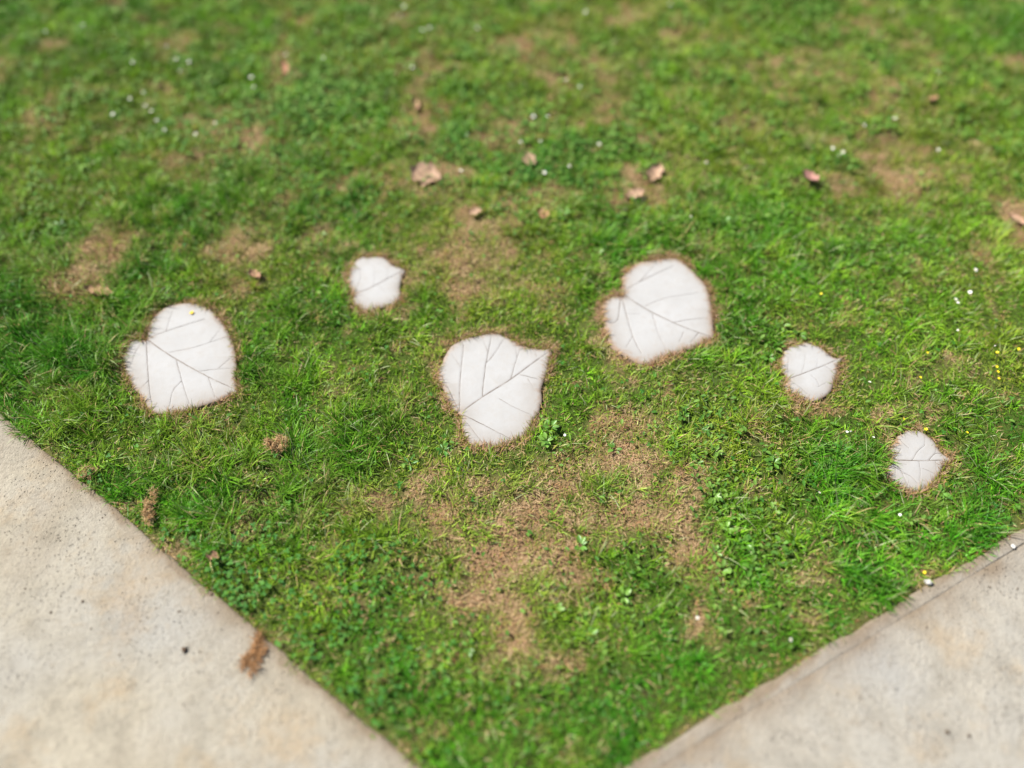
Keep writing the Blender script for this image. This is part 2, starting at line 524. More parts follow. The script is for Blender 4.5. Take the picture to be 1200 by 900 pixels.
B_DRY = [(545, 310, 60, 36, .62), (650, 600, 65, 26, 1), (762, 600, 55, 36, 1), (580, 650, 60, 36, .85), (520, 592, 45, 26, .6), (442, 592, 28, 16, 1), (742, 500, 60, 24, .72), (800, 640, 35, 40, .9), (645, 668, 50, 28, .9),
         (600, 742, 32, 38, .9), (690, 560, 120, 45, .6), (650, 760, 60, 30, .55), (545, 690, 70, 42, .6), (700, 535, 70, 26, .55), (480, 655, 36, 24, .5), (530, 475, 18, 36, .55), (500, 690, 40, 20, .6),
         (810, 700, 30, 40, .5), (490, 130, 20, 50, .85), (600, 150, 45, 22, .6), (500, 205, 34, 24, .8), (640, 240, 40, 20, .75), (745, 220, 50, 22, .75), (110, 300, 32, 45, .9), (290, 275, 40, 40, .65),
         (332, 75, 18, 22, .9), (300, 165, 22, 30, .7), (45, 140, 25, 30, .5), (1062, 215, 38, 24, 1), (985, 215, 30, 12, .8), (1192, 255, 22, 22, 1), (880, 150, 30, 20, .5), (950, 85, 50, 28, .5), (545, 265, 40, 30, .6),
         (1040, 100, 70, 60, .3), (950, 478, 36, 10, .8), (375, 285, 30, 30, .5), (640, 60, 30, 40, .5), (720, 100, 30, 40, .5), (1100, 330, 50, 20, .3), (430, 365, 14, 8, .9), (200, 648, 26, 9, .9), (130, 600, 26, 7, .7),
         (250, 180, 30, 30, .4), (560, 400, 60, 10, .5), (1110, 540, 20, 20, .5), (1030, 800, 20, 16, .5)]
B_OLIVE = [(550, 300, 80, 50, 1), (470, 430, 70, 60, .75), (430, 480, 60, 40, .5), (1100, 140, 190, 130, .8), (1150, 380, 100, 70, .6), (600, 50, 320, 70, .6), (130, 100, 150, 80, .6), (560, 545, 100, 36, .8), (800, 520, 80, 40, .6),
           (640, 320, 60, 50, .5), (870, 80, 150, 90, .7), (500, 520, 60, 30, .7), (690, 480, 60, 40, .5), (300, 320, 60, 30, .5), (330, 400, 40, 60, .4), (620, 700, 120, 70, .6), (1030, 460, 60, 60, .4)]
B_LUSH = [(90, 440, 110, 85, 1), (330, 545, 120, 75, 1), (40, 330, 70, 70, .9), (330, 210, 50, 60, .7), (860, 270, 120, 26, .7), (230, 590, 60, 40, .7), (690, 900, 40, 30, .7), (880, 330, 60, 40, .5), (300, 440, 30, 60, .7),
          (420, 560, 60, 30, .6), (1010, 560, 70, 50, .6), (1130, 590, 80, 30, .6), (220, 230, 60, 30, .5), (470, 640, 50, 30, .5)]
B_CLOVER = [(290, 690, 50, 50, 1), (380, 745, 55, 50, .9), (240, 645, 30, 24, .8), (560, 160, 60, 40, .6), (640, 215, 70, 30, .8), (430, 690, 60, 50, .8), (90, 560, 40, 14, .5), (470, 790, 60, 50, .5), (350, 150, 60, 50, .6), (380, 220, 50, 40, .6)]
B_WEED = [(850, 620, 40, 80, 1), (900, 640, 50, 40, .8), (820, 500, 50, 36, .8), (634, 510, 13, 24, 1), (950, 540, 50, 36, .7), (860, 255, 100, 26, .8), (640, 200, 90, 50, .6), (340, 130, 90, 70, .6), (900, 400, 26, 50, .6), (600, 790, 80, 26, .5),
          (640, 260, 40, 16, .8), (1010, 300, 70, 30, .5), (700, 590, 20, 10, .5), (480, 60, 60, 50, .4), (840, 560, 50, 30, .7), (700, 690, 90, 40, .5), (60, 260, 40, 30, .5), (520, 525, 30, 12, .5), (690, 640, 30, 14, .5)]
B_FINE = [(820, 760, 110, 50, 1), (640, 840, 140, 50, 1), (960, 700, 100, 40, .9), (1080, 640, 100, 30, .6), (480, 820, 80, 50, .8)]


def fields(P):
    n1 = fbm(P[:, 0], P[:, 1], 7, 21, 3); n2 = fbm(P[:, 0], P[:, 1], 19, 41, 3); n3 = fbm(P[:, 0], P[:, 1], 4, 61, 2)
    wx = (fbm(P[:, 0], P[:, 1], 14, 81, 3) - .5) * .11; wy = (fbm(P[:, 0], P[:, 1], 14, 91, 3) - .5) * .11
    Q = P + np.stack([wx, wy], -1)
    dry = blobs(Q, B_DRY)
    far = smooth(2.0, 3.0, P[:, 1]) + smooth(1.5, 2.2, np.abs(P[:, 0]))
    n4 = fbm(P[:, 0], P[:, 1], 24, 71, 2)
    dry = dry * (.30 + 1.2 * n2) + .42 * smooth(.56, .74, n4) * (1 - .7 * blobs(Q, B_LUSH)) + .8 * smooth(.60, .76, n1) * (.35 + .65 * np.clip(far, 0, 1))
    olive = np.clip(blobs(Q, B_OLIVE) * (.4 + 1.1 * n1) + .6 * smooth(.5, .75, n3), 0, 1)
    lush = np.clip(blobs(Q, B_LUSH) * (.5 + n1), 0, 1)
    clover = np.clip(blobs(Q, B_CLOVER) * (.4 + 1.2 * n2), 0, 1)
    weed = np.clip(blobs(Q, B_WEED) * (.3 + 1.3 * n2), 0, 1)
    fine = blobs(Q, B_FINE)
    return np.clip(dry, 0, 1), olive, lush, clover, weed, fine


def stone_sd(P):
    d = np.full(len(P), 9.0)
    for S in STONES:
        m = np.hypot(P[:, 0] - S['c'][0], P[:, 1] - S['c'][1]) < S['rad'] + .08
        if m.any():
            d[m] = np.minimum(d[m], poly_sd(P[m], S['poly'])[0])
    return d


def soil_h(P, sd=None, ld=None):
    h = (fbm(P[:, 0], P[:, 1], 6, 101, 3) - .5) * .024 + (fbm(P[:, 0], P[:, 1], 24, 111, 2) - .5) * .018
    if sd is None:
        sd = stone_sd(P)
    if ld is None:
        ld = lawn_sd(P)
    k = smooth(-.01, .07, sd) * smooth(0, .08, ld)
    return h * k - .012 * smooth(.02, -.02, sd) - .03 * smooth(-.012, -.06, ld)

# ------------------------------------------------------------------ ground: one sheet to the horizon, fine where the lawn is seen
fx = np.arange(-2.5, 2.5001, .025); fy = np.arange(-.2, 3.6, .025)
ext = np.array([.15, .4, .9, 2, 5, 14, 40, 110])
gx = np.concatenate([-2.5 - ext[::-1], fx, 2.5 + ext]); gy = np.concatenate([-.2 - ext[::-1], fy, fy[-1] + ext])
X, Y = np.meshgrid(gx, gy, indexing='ij')
P = np.stack([X.ravel(), Y.ravel()], -1)
sdg = stone_sd(P); ldg = lawn_sd(P)
Z = soil_h(P, sdg, ldg)
dryg = fields(P)[0]
dryg = np.maximum(dryg, smooth(.02, .0, sdg) * .45)
dryg = np.maximum(dryg, smooth(.04, .005, ldg) * .35)
nx, ny = X.shape
idx = np.arange(nx * ny).reshape(nx, ny)
Q4 = np.stack([idx[:-1, :-1], idx[1:, :-1], idx[1:, 1:], idx[:-1, 1:]], -1).reshape(-1, 4)
g = link('ground', make_mesh('ground', np.column_stack([P, Z]), [Q4], attr=dict(dry=dryg)), M_SOIL)
tag(g, 'brown soil of the lawn seen between the grass', kind='structure')

# ------------------------------------------------------------------ concrete paths
PW = 1.7
PATH_TOP = .007


def strip_mesh(name, a, d, length, w0, w1, side, seed, ztop, chip=.004, grid=.03, skew0=0.0, depth=.10, bevel=.004):
    """slab along direction d from a; spans offsets w0..w1 to the path side; irregular arrises, rounded edge"""
    n = np.array([-d[1], d[0]]) * side
    us = np.arange(0, length + 1e-6, .015)
    if w1 - w0 < .1:
        vs = np.array([0, .12, .3, .6, .88, 1.0]) * (w1 - w0) + w0
    else:
        vs = np.concatenate([w0 + np.array([0, .002, .005, .009, .014, .02, .027, .035, .045, .055]), np.arange(w0 + .08, w1 + 1e-6, .06)])
    U, V_ = np.meshgrid(us, vs, indexing='ij')
    Uo = U + skew0 * V_                                   # mitred start
    chipn = (fbm(us, us * 0 + seed, 22, seed, 3) - .5) * 2 * chip
    fall = np.exp(-(V_ - w0) / .012)
    Vw = V_ + chipn[:, None] * fall
    if w1 - w0 < .1:
        fall2 = np.exp(-(w1 - V_) / .006); Vw = Vw + .0032 * (1 - smooth(.7, 1.5, us))[:, None] * fall2 + (fbm(us, us * 0 + seed + 5, 30, seed + 9, 2) - .5)[:, None] * .0012 * fall2
    P_ = a + Uo[..., None] * d + Vw[..., None] * n
    Zt = ztop + (fbm(P_[..., 0].ravel(), P_[..., 1].ravel(), 5, 16, 3).reshape(U.shape) - .5) * .006
    Zt -= bevel * np.exp(-(V_ - w0) / .0030)
    if w1 - w0 < .1:
        Zt -= .0006 * np.exp(-(w1 - V_) / .002)
    nu, nv = U.shape
    top = np.column_stack([P_.reshape(-1, 2), Zt.ravel()])
    bot = top.copy(); bot[:, 2] = ztop - depth
    N = nu * nv; id_ = np.arange(N).reshape(nu, nv)
    q = np.stack([id_[:-1, :-1], id_[1:, :-1], id_[1:, 1:], id_[:-1, 1:]], -1).reshape(-1, 4)
    if side < 0:
        q = q[:, ::-1]
    ring = np.concatenate([id_[:, 0], id_[-1, 1:], id_[-2::-1, -1], id_[0, -2:0:-1]])
    r2 = np.roll(ring, -1)
    sk = np.stack([ring, ring + N, r2 + N, r2], -1)
    if side < 0:
        sk = sk[:, ::-1]
    dirt = np.exp(-(V_ - w0) / .03) * (.25 + 1.1 * fbm(P_[..., 0].ravel(), P_[..., 1].ravel(), 16, seed + 6, 3).reshape(U.shape)) + .25 * smooth(.55, .75, fbm(P_[..., 0].ravel(), P_[..., 1].ravel(), 9, seed + 8, 3).reshape(U.shape))
    PP = P_.reshape(-1, 2)
    over = smooth(-.012, .004, lawn_sd(PP) - ragged_edge(PP)).reshape(U.shape)      # soil the turf leaves on the slab
    dirt = np.clip(dirt + over, 0, 1)
    V3 = np.vstack([top, bot])
    return make_mesh(name, V3, [q, sk], attr=dict(dirt=np.concatenate([dirt.ravel(), np.ones(N)])))


# left path runs from the corner up to the far left, right path from the corner to the far right; mitred joint between them
cosang = float(np.dot(-dL, dR)); half = .5 * math.acos(cosang)
skew = -1 / math.tan(math.pi - (math.pi - half))  # offset along the edge per metre of width, so both slabs end on the bisector
skew = -1 / math.tan(half)
gapm = .004
pl = link('path_left', strip_mesh('path_left', CORNER - dL * gapm, -dL, 4.6, 0.0, PW, 1, 13, PATH_TOP, .005, skew0=skew), M_PATH_L)
tag(pl, 'warm beige worn concrete path', kind='structure')
EW = .026
pr = link('path_right', strip_mesh('path_right', CORNER + dR * gapm, dR, 4.6, EW + .0018, PW, -1, 29, PATH_TOP, .0012, skew0=skew, bevel=.0008), M_PATH_R)
tag(pr, 'pale grey beige concrete path', kind='structure')
edg = link('edging_strip', strip_mesh('edging_strip', CORNER + dR * gapm, dR, 4.6, 0.0, EW, -1, 47, PATH_TOP - .0003, .006, skew0=skew), M_PATH_R, pr)


# ------------------------------------------------------------------ leaf stones
def stone_z(P, S, sd):
    c = S['c']
    h = Z_TOP + .0015 * np.clip(-sd / S['rad'], 0, 1) + (fbm(P[:, 0], P[:, 1], 22, 131, 2) - .5) * .001
    return h - .004 * np.exp(np.minimum(sd, 0) / .004)


def vein_d(P, line):
    d = np.full(len(P), 9.0)
    for a, b in zip(line[:-1], line[1:]):
        ab = b - a; t = np.clip(((P - a) @ ab) / (ab @ ab), 0, 1)
        c = a + t[:, None] * ab
        d = np.minimum(d, np.hypot(P[:, 0] - c[:, 0], P[:, 1] - c[:, 1]))
    return d


for si, S in enumerate(STONES):
    big = S['s'] < 6
    step = .0017 if big else .0013
    lo = S['poly'].min(0) - step; hi = S['poly'].max(0) + step
    gx_ = np.arange(lo[0], hi[0] + step, step); gy_ = np.arange(lo[1], hi[1] + step, step)
    X, Y = np.meshgrid(gx_, gy_, indexing='ij'); P = np.stack([X.ravel(), Y.ravel()], -1)
    sd, near = poly_sd(P, S['poly'])
    ins = sd < 0
    nx, ny = X.shape; idx = np.arange(nx * ny).reshape(nx, ny)
    q = np.stack([idx[:-1, :-1], idx[1:, :-1], idx[1:, 1:], idx[:-1, 1:]], -1).reshape(-1, 4)
    q = q[ins[q].any(1)]
    outv = ~ins
    P = P.copy(); P[outv] = near[outv]; sd2 = np.where(outv, 0, sd)
    used = np.unique(q); remap = np.full(len(P), -1); remap[used] = np.arange(len(used))
    P = P[used]; sd2 = sd2[used]; q = remap[q]
    z = stone_z(P, S, sd2)
    lines = [(smooth_open(S['midw'], 40), 1.3)] + [(smooth_open(v, 24), k) for v, k in S['veinw']]
    for L, k in lines:
        w = .0013 if big else .0010
        z = z - .0008 * min(k, 1) * np.exp(-.5 * (vein_d(P, L) / w) ** 2)
    # skirt
    e = np.vstack([q[:, [0, 1]], q[:, [1, 2]], q[:, [2, 3]], q[:, [3, 0]]])
    key = np.minimum(e[:, 0], e[:, 1]).astype(np.int64) * 10 ** 7 + np.maximum(e[:, 0], e[:, 1])
    u, inv, cnt = np.unique(key, return_inverse=True, return_counts=True)
    be = e[cnt[inv] == 1]
    N = len(P)
    V3 = np.column_stack([P, z]); low = V3.copy(); low[:, 2] = -.03
    bv = np.unique(be); rm = np.full(N, -1); rm[bv] = np.arange(len(bv)) + N
    sk = np.stack([be[:, 1], be[:, 0], rm[be[:, 0]], rm[be[:, 1]]], -1)
    V3 = np.vstack([V3, low[bv]]) - np.array([S['c'][0], S['c'][1], 0])
    rel = -sd2
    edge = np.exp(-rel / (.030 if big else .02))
    soil = np.exp(-rel / (.012 if big else .008)) * (1.0 if si != 2 else 1.5)
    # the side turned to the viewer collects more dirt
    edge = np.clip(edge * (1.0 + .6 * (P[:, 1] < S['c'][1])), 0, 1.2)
    if si == 5:
        edge = np.clip(edge + .22, 0, 1.2)
    pad = np.ones(len(bv))
    root = empty('leaf_stone', (S['c'][0], S['c'][1], 0))
    tag(root, S['label'], 'stepping stone', 'white leaf-shaped stepping stones in the lawn')
    link('slab', make_mesh('slab', V3, [q, sk], attr=dict(edge=np.concatenate([edge, pad]), soil=np.concatenate([soil, pad]))), M_STONE, root)
    for li, (L, k) in enumerate(lines):
        n = len(L); tgt = np.gradient(L, axis=0); tgt /= np.hypot(*tgt.T)[:, None] + 1e-9
        nn = np.stack([-tgt[:, 1], tgt[:, 0]], -1)
        L = L + nn * ((fbm(L[:, 0], L[:, 1], 90, 200 + si, 2) - .5) * .002)[:, None]
        sdl = poly_sd(L, S['poly'])[0]
        keep = sdl < -.0008
        if keep.sum() < 3:
            continue
        L = L[keep]; nn = nn[keep]; sdl = sdl[keep]; n = len(L)
        u = np.linspace(0, 1, n)
        hw = (.0014 if li == 0 else .00092) * (1 if big else .72) * (.65 + .45 * min(k, 1)) * (1 - .45 * u) * (.75 + .5 * fbm(L[:, 0], L[:, 1], 130, 300 + si, 2))
        zc = stone_z(L, S, sdl) - .00005
        zz = zc + .00012
        Vr = np.vstack([np.column_stack([L + nn * hw[:, None], zz]), np.column_stack([L - nn * hw[:, None], zz])]) - np.array([S['c'][0], S['c'][1], 0])
        i = np.arange(n - 1)
        fq = np.stack([i + n, i + n + 1, i + 1, i], -1)
        fade = np.clip(np.full(n, 1 - k) * .7 + .15 * u, 0, .85)
        link('midrib' if li == 0 else 'side_vein', make_mesh('vein', Vr, [fq], attr=dict(fade=np.tile(fade, 2))), M_VEIN, root)

# ------------------------------------------------------------------ grass
PAL = dict(deep=(.026, .135, .006), mid=(.082, .275, .008), light=(.25, .43, .024), olive=(.235, .29, .024), straw=(.48, .37, .20), brown=(.33, .19, .09), rust=(.30, .155, .065), pale=(.30, .34, .17))
PAL = {k: np.array(v) for k, v in PAL.items()}


def lerp(a, b, t):
    return a + (b - a) * t[:, None]


def blade_arrays(base, az, lean, curl, length, width, col, seg=2, tipcol=None, roll=None):
    """grass blades: base (N,3), azimuth, lean from vertical at base, extra bend to the tip"""
    N = len(base)
    if roll is None:
        roll = rng.normal(0, .5, N)
    ca, sa = np.cos(az), np.sin(az)
    side = np.stack([-sa * np.cos(roll), ca * np.cos(roll), np.sin(roll)], -1)
    pts = [base]; cur = base.copy()
    for k in range(seg + 1):
        a = lean + curl * (k + .5) / (seg + 1)
        a = np.minimum(a, 1.75)
        d = np.stack([np.sin(a) * ca, np.sin(a) * sa, np.cos(a)], -1)
        cur = cur + d * (length / (seg + 1))[:, None]
        pts.append(cur.copy())
    wprof = [1.0, .95, .7][:seg + 1]
    V = np.empty((N, 2 * (seg + 1) + 1, 3))
    for k in range(seg + 1):
        off = side * (width * .5 * wprof[k])[:, None]
        V[:, 2 * k] = pts[k] - off; V[:, 2 * k + 1] = pts[k] + off
    V[:, -1] = pts[-1]
    nv = V.shape[1]
    C = np.repeat(col[:, None, :], nv, 1)
    if tipcol is not None:
        C[:, -1] = tipcol; C[:, -3:-1] = .65 * C[:, -3:-1] + .35 * tipcol[:, None]
    b = np.arange(N) * nv
    quads = [np.stack([b + 2 * k, b + 2 * k + 1, b + 2 * k + 3, b + 2 * k + 2], -1) for k in range(seg)]
    tri = np.stack([b + 2 * seg, b + 2 * seg + 1, b + 2 * seg + 2], -1)
    V[..., 2] = np.maximum(V[..., 2], -.012)
    return V.reshape(-1, 3), np.concatenate(quads) if quads else np.zeros((0, 4), int), tri, C.reshape(-1, 3)


def join_blades(parts):
    off = 0; Vs = []; Qs = []; Ts = []; Cs = []
    for V, q, t, c in parts:
        Vs.append(V); Qs.append(q + off); Ts.append(t + off); Cs.append(c); off += len(V)
    return np.concatenate(Vs), np.concatenate(Qs), np.concatenate(Ts), np.concatenate(Cs)


def in_view(P, m=.10):
    """ground that the photograph shows, plus a margin (only used to spend blades where they count)"""
    dep = P[:, 1] * math.cos(R(PITCH)) + CAM_H * math.sin(R(PITCH))
    return (np.abs(P[:, 0]) < dep * 600 / F + m) & (P[:, 1] > .15) & (P[:, 1] < 2.83 + m)


def scatter(density, out_frac, x=2.6, y0=-.0, y1=3.5):
    n = int(density * 2 * x * (y1 - y0))
    P = np.stack([rng.uniform(-x, x, n), rng.uniform(y0, y1, n)], -1)
    keep = in_view(P) | (rng.random(n) < out_frac)
    P = P[keep]
    P = P[lawn_sd(P) > -.022]
    return P


def green(P, dry, olive, lush, clover, fine):
    N = len(P)
    t = np.clip(fbm(P[:, 0], P[:, 1], 11, 151, 3) * 1.5 - .35 + rng.normal(0, .22, N), 0, 1)
    c = lerp(np.tile(PAL['deep'], (N, 1)), PAL['mid'], smooth(0, .6, t))
    c = lerp(c, PAL['light'], smooth(.5, 1.15, t))
    c = lerp(c, np.array((.028, .165, .007)), np.clip(lush * .75, 0, 1))
    c = lerp(c, PAL['olive'], np.clip(olive * .8 * rng.uniform(.4, 1.2, N), 0, 1))
    c = lerp(c, np.array((.038, .215, .012)), np.clip(fine * .75, 0, .8))
    c = lerp(c, PAL['olive'], np.clip(dry * 1.1, 0, .9) * rng.uniform(.3, 1, N)); c = lerp(c, PAL['straw'], np.clip(dry - .1, 0, 1) * .5 * rng.random(N))
    return c * rng.uniform(.8, 1.25, N)[:, None]


parts = []
# 1. tufts of long blades
T = scatter(2650, .16)
sd = stone_sd(T); ld = lawn_sd(T)
ragged = ragged_edge(T)
T = T[(sd > .010) & (ld > ragged)]
dry, olive, lush, clover, weed, fine = fields(T)
keep = rng.random(len(T)) < np.clip(1 - 1.1 * smooth(.2, 1.0, dry), .14, 1) * (1 - .5 * clover) * (1 - .6 * smooth(.62, .70, fbm(T[:, 0], T[:, 1], 26, 281, 2)))
T = T[keep]; dry, olive, lush, clover, weed, fine = [f[keep] for f in (dry, olive, lush, clover, weed, fine)]
nb = np.clip(rng.poisson(13 + 5 * lush - 3 * fine, len(T)), 4, 26)
ti = np.repeat(np.arange(len(T)), nb)
N = len(ti)
outa = rng.uniform(0, 2 * math.pi, N); rad = np.abs(rng.normal(0, .0085, N))
B = T[ti] + np.stack([np.cos(outa), np.sin(outa)], -1) * rad[:, None]
comb = fbm(T[:, 0], T[:, 1], 5, 191, 2) * 4 * math.pi
az = np.where(rng.random(N) < .35, comb[ti] + rng.normal(0, .6, N), outa + rng.normal(0, .5, N))
szn = np.clip(fbm(T[:, 0], T[:, 1], 16, 211, 3) * 3.8 - 1.3, .0, 1.6)
base_len = .017 + .021 * szn + .012 * lush + .022 * lush * szn - .008 * olive - .007 * fine
base_len = np.clip(base_len, .013, .07)
ln = base_len[ti] * rng.uniform(.55, 1.25, N)
lean = np.clip(.30 + rad / .0085 * .30 + rng.normal(0, .25, N) + .1 * lush[ti], .05, 1.3); curl = rng.normal(.65, .4, N)
wd = rng.uniform(.0011, .0025, N) * (1 + .25 * fine[ti])
col = (green(T, dry, olive, lush, clover, fine) * rng.uniform(.72, 1.4, len(T))[:, None])[ti] * rng.uniform(.8, 1.25, N)[:, None]
palem = rng.random(N) < .045; ln = np.where(palem, ln * 1.25, ln); col[palem] = PAL['pale'] * rng.uniform(.8, 1.2, palem.sum())[:, None]  # longer pale straw-like blades; glints on the grass are put into their colour
dm = rng.random(N) < (.02 + .25 * dry[ti] + .04 * olive[ti]); col[dm] = lerp(np.tile(PAL['straw'], (dm.sum(), 1)), PAL['brown'], rng.random(dm.sum()))
sdB = stone_sd(B); ldB = lawn_sd(B)
ok = (sdB > .002) & (ldB > -.026)
B, az, ln, lean, curl, wd, col = [a[ok] for a in (B, az, ln, lean, curl, wd, col)]
ln = ln * np.clip(.4 + sdB[ok] / .06, 0, 1) * np.clip(.55 + ldB[ok] / .05, .4, 1)
ovw = in_view(B); wd = np.where(ovw, wd, wd * 1.7)
zB = soil_h(B, sdB[ok], ldB[ok]) - .002
tip = lerp(col, PAL['light'], np.full(len(col), .25))
parts.append(blade_arrays(np.column_stack([B, zB]), az, lean, curl, ln, wd, col, 2, tip))
n_tuft = len(B)
# 2. short fill between the tufts
Pf = scatter(24000, .25)
sd = stone_sd(Pf); ld = lawn_sd(Pf)
ragged = ragged_edge(Pf)
m = (sd > .004) & (ld > ragged); Pf = Pf[m]; sd = sd[m]; ld = ld[m]
dry, olive, lush, clover, weed, fine = fields(Pf)
keep = rng.random(len(Pf)) < np.clip(1 - .9 * smooth(.3, 1.05, dry), .55, 1) * (1 - .55 * clover) * np.clip(.85 + sd / .03, 0, 1) * (1 - .25 * weed) * (1 - .4 * lush)
Pf = Pf[keep]; sd = sd[keep]; ld = ld[keep]; dry, olive, lush, clover, weed, fine = [f[keep] for f in (dry, olive, lush, clover, weed, fine)]
N = len(Pf)
ln = (.010 + .015 * rng.random(N)) * (1 + .35 * lush) * (1 - .2 * olive)
az = rng.uniform(0, 2 * math.pi, N); lean = np.clip(rng.normal(.95, .35, N), .05, 1.5); curl = rng.normal(.4, .4, N)
col = green(Pf, dry, olive, lush, clover, fine)
dm = rng.random(N) < (.02 + .25 * dry + .04 * olive + .12 * smooth(.03, .0, sd)); col[dm] = lerp(np.tile(PAL['straw'], (dm.sum(), 1)), PAL['brown'], rng.random(dm.sum()))
wd = rng.uniform(.0012, .0024, N); wd = np.where(in_view(Pf), wd, wd * 1.8)
parts.append(blade_arrays(np.column_stack([Pf, soil_h(Pf, sd, ld) - .001]), az, lean, curl, ln, wd, col, 1))
V, q, t, c = join_blades(parts)
go = link('lawn_grass', make_mesh('lawn_grass', V, [q, t], col=c), M_GRASS)
tag(go, 'short green lawn grass of uneven length', 'grass', kind='stuff')

# 3. dry thatch: brown flat blades in the worn patches and round the stones
parts = []
Pd = scatter(46000, .1)
sd = stone_sd(Pd); ld = lawn_sd(Pd)
m = (sd > .001) & (ld > -.002); Pd = Pd[m]; sd = sd[m]; ld = ld[m]
dry, olive, lush, clover, weed, fine = fields(Pd)
wgt = np.clip(.03 + 1.1 * smooth(.12, .95, dry) + .07 * olive + .14 * smooth(.025, .002, sd) + .15 * smooth(.03, .002, ld), 0, 1)
keep = rng.random(len(Pd)) < wgt
Pd = Pd[keep]; sd = sd[keep]; ld = ld[keep]; dry = dry[keep]
N = len(Pd)
ln = rng.uniform(.006, .019, N); az = rng.uniform(0, 2 * math.pi, N); lean = np.clip(rng.normal(.95, .35, N), .2, 1.5); curl = rng.normal(.4, .6, N)
tone = np.clip(fbm(Pd[:, 0], Pd[:, 1], 18, 231, 3) * 1.6 - .3 + rng.normal(0, .2, N), 0, 1)
col = lerp(np.tile(PAL['rust'], (N, 1)), PAL['brown'], smooth(0, .4, tone)); col = lerp(col, PAL['straw'], smooth(.3, .9, tone) * .95)
om = rng.random(N) < np.clip(.5 - .4 * dry, .12, .5); col[om] = PAL['olive'] * rng.uniform(.6, 1.2, om.sum())[:, None]
pink = smooth(.4, .9, dry) * rng.random(N); col = lerp(col, np.array((.40, .265, .175)), pink * .7)
zz = soil_h(Pd, sd, ld) + rng.uniform(.0, .006, N)
parts.append(blade_arrays(np.column_stack([Pd, zz]), az, lean, curl, ln, rng.uniform(.0008, .0017, N), col, 1))
# fringe round every stone: withered blades leaning over the rim
for si, S in enumerate(STONES):
    poly = S['poly']; per = np.hypot(*(np.roll(poly, -1, 0) - poly).T).sum()
    n = int(per * (5200 if si == 2 else 4000))
    k = rng.integers(0, len(poly), n); fr = rng.random(n)[:, None]
    p = poly[k] * (1 - fr) + poly[(k + 1) % len(poly)] * fr
    nr = p - S['c']; nr /= np.hypot(*nr.T)[:, None]
    patch = fbm(p[:, 0], p[:, 1], 30, 251 + si, 2)
    pk = rng.random(n) < np.clip((patch - .34) * (4 if si != 2 else 6), .12, 1); n = int(pk.sum()); p = p[pk]; nr = nr[pk]; patch = patch[pk]
    offd = np.abs(rng.normal(0, .009, n)) + .0005
    p = p + nr * offd[:, None]
    ina = np.arctan2(-nr[:, 1], -nr[:, 0])
    az = np.where(rng.random(n) < .5, ina + rng.normal(0, .8, n), rng.uniform(0, 2 * math.pi, n))
    ln = rng.uniform(.006, .024, n) * (.5 + 1.2 * patch)
    lean = np.clip(rng.normal(.95, .35, n), .1, 1.5)
    tone = np.clip(rng.random(n) * .8 + patch * .5 - .05, 0, 1)
    col = lerp(np.tile(PAL['rust'], (n, 1)), PAL['brown'], smooth(0, .5, tone)); col = lerp(col, np.array((.40, .27, .175)), smooth(.3, .95, tone))
    gm = rng.random(n) < (.3 if si != 2 else .15); col[gm] = PAL['olive'] * rng.uniform(.6, 1.1, gm.sum())[:, None]
    parts.append(blade_arrays(np.column_stack([p, np.full(n, -.003) + rng.uniform(0, .008, n)]), az, lean, rng.normal(.3, .3, n), ln, rng.uniform(.0008, .0016, n), col, 1))
V, q, t, c = join_blades(parts)
do = link('dry_thatch', make_mesh('dry_thatch', V, [q, t], col=c), M_DRY)
tag(do, 'brown withered grass in worn patches and round the stones', 'dry grass', kind='stuff')


# 4. low broad leaves: clover and small weeds too many to count
def template_scatter(Vt, quads, pos, az, tilt, scale, col):
    """copies of a small leaf template (x right, y outward, z up)"""
    N = len(pos); k = len(Vt)
    v = Vt[None] * scale[:, None, None]
    ct, st = np.cos(tilt)[:, None], np.sin(tilt)[:, None]
    y = v[..., 1] * ct - v[..., 2] * st; z = v[..., 1] * st + v[..., 2] * ct; x = v[..., 0]
    ca, sa = np.cos(az)[:, None], np.sin(az)[:, None]
    V = np.stack([x * ca - y * sa, x * sa + y * ca, z], -1) + pos[:, None, :]
    b = (np.arange(N) * k)[:, None, None]
    return V.reshape(-1, 3), (quads[None] + b).reshape(-1, quads.shape[1]), np.repeat(col, k, 0)


def leaf_template(w, fold=.12, droop=.25, profile=((0, .12), (.25, .7), (.55, 1), (.85, .7), (1, .1))):
    V = []; 
    for u, pw in profile:
        hw = w * .5 * pw; z = -droop * u * u
        V += [(-hw, u, z + fold * hw * 2), (0, u, z), (hw, u, z + fold * hw * 2)]
    V = np.array(V); n = len(profile); q = []
    for i in range(n - 1):
        for j in range(2):
            a = i * 3 + j; q.append((a, a + 1, a + 4, a + 3))
    return V, np.array(q)


LT_OVAL = leaf_template(.55, .2, .18)
LT_ROUND = leaf_template(.95, .15, .12, ((0, .15), (.3, .75), (.65, 1), (1, .55)))
LT_LONG = leaf_template(.34, .25, .3, ((0, .25), (.2, .5), (.55, 1), (.85, .75), (1, .1)))

VV = []; QQ = []; CC = []; off = 0


def add(V, q, c):
    global off
    VV.append(V); QQ.append(q + off); CC.append(c); off += len(V)


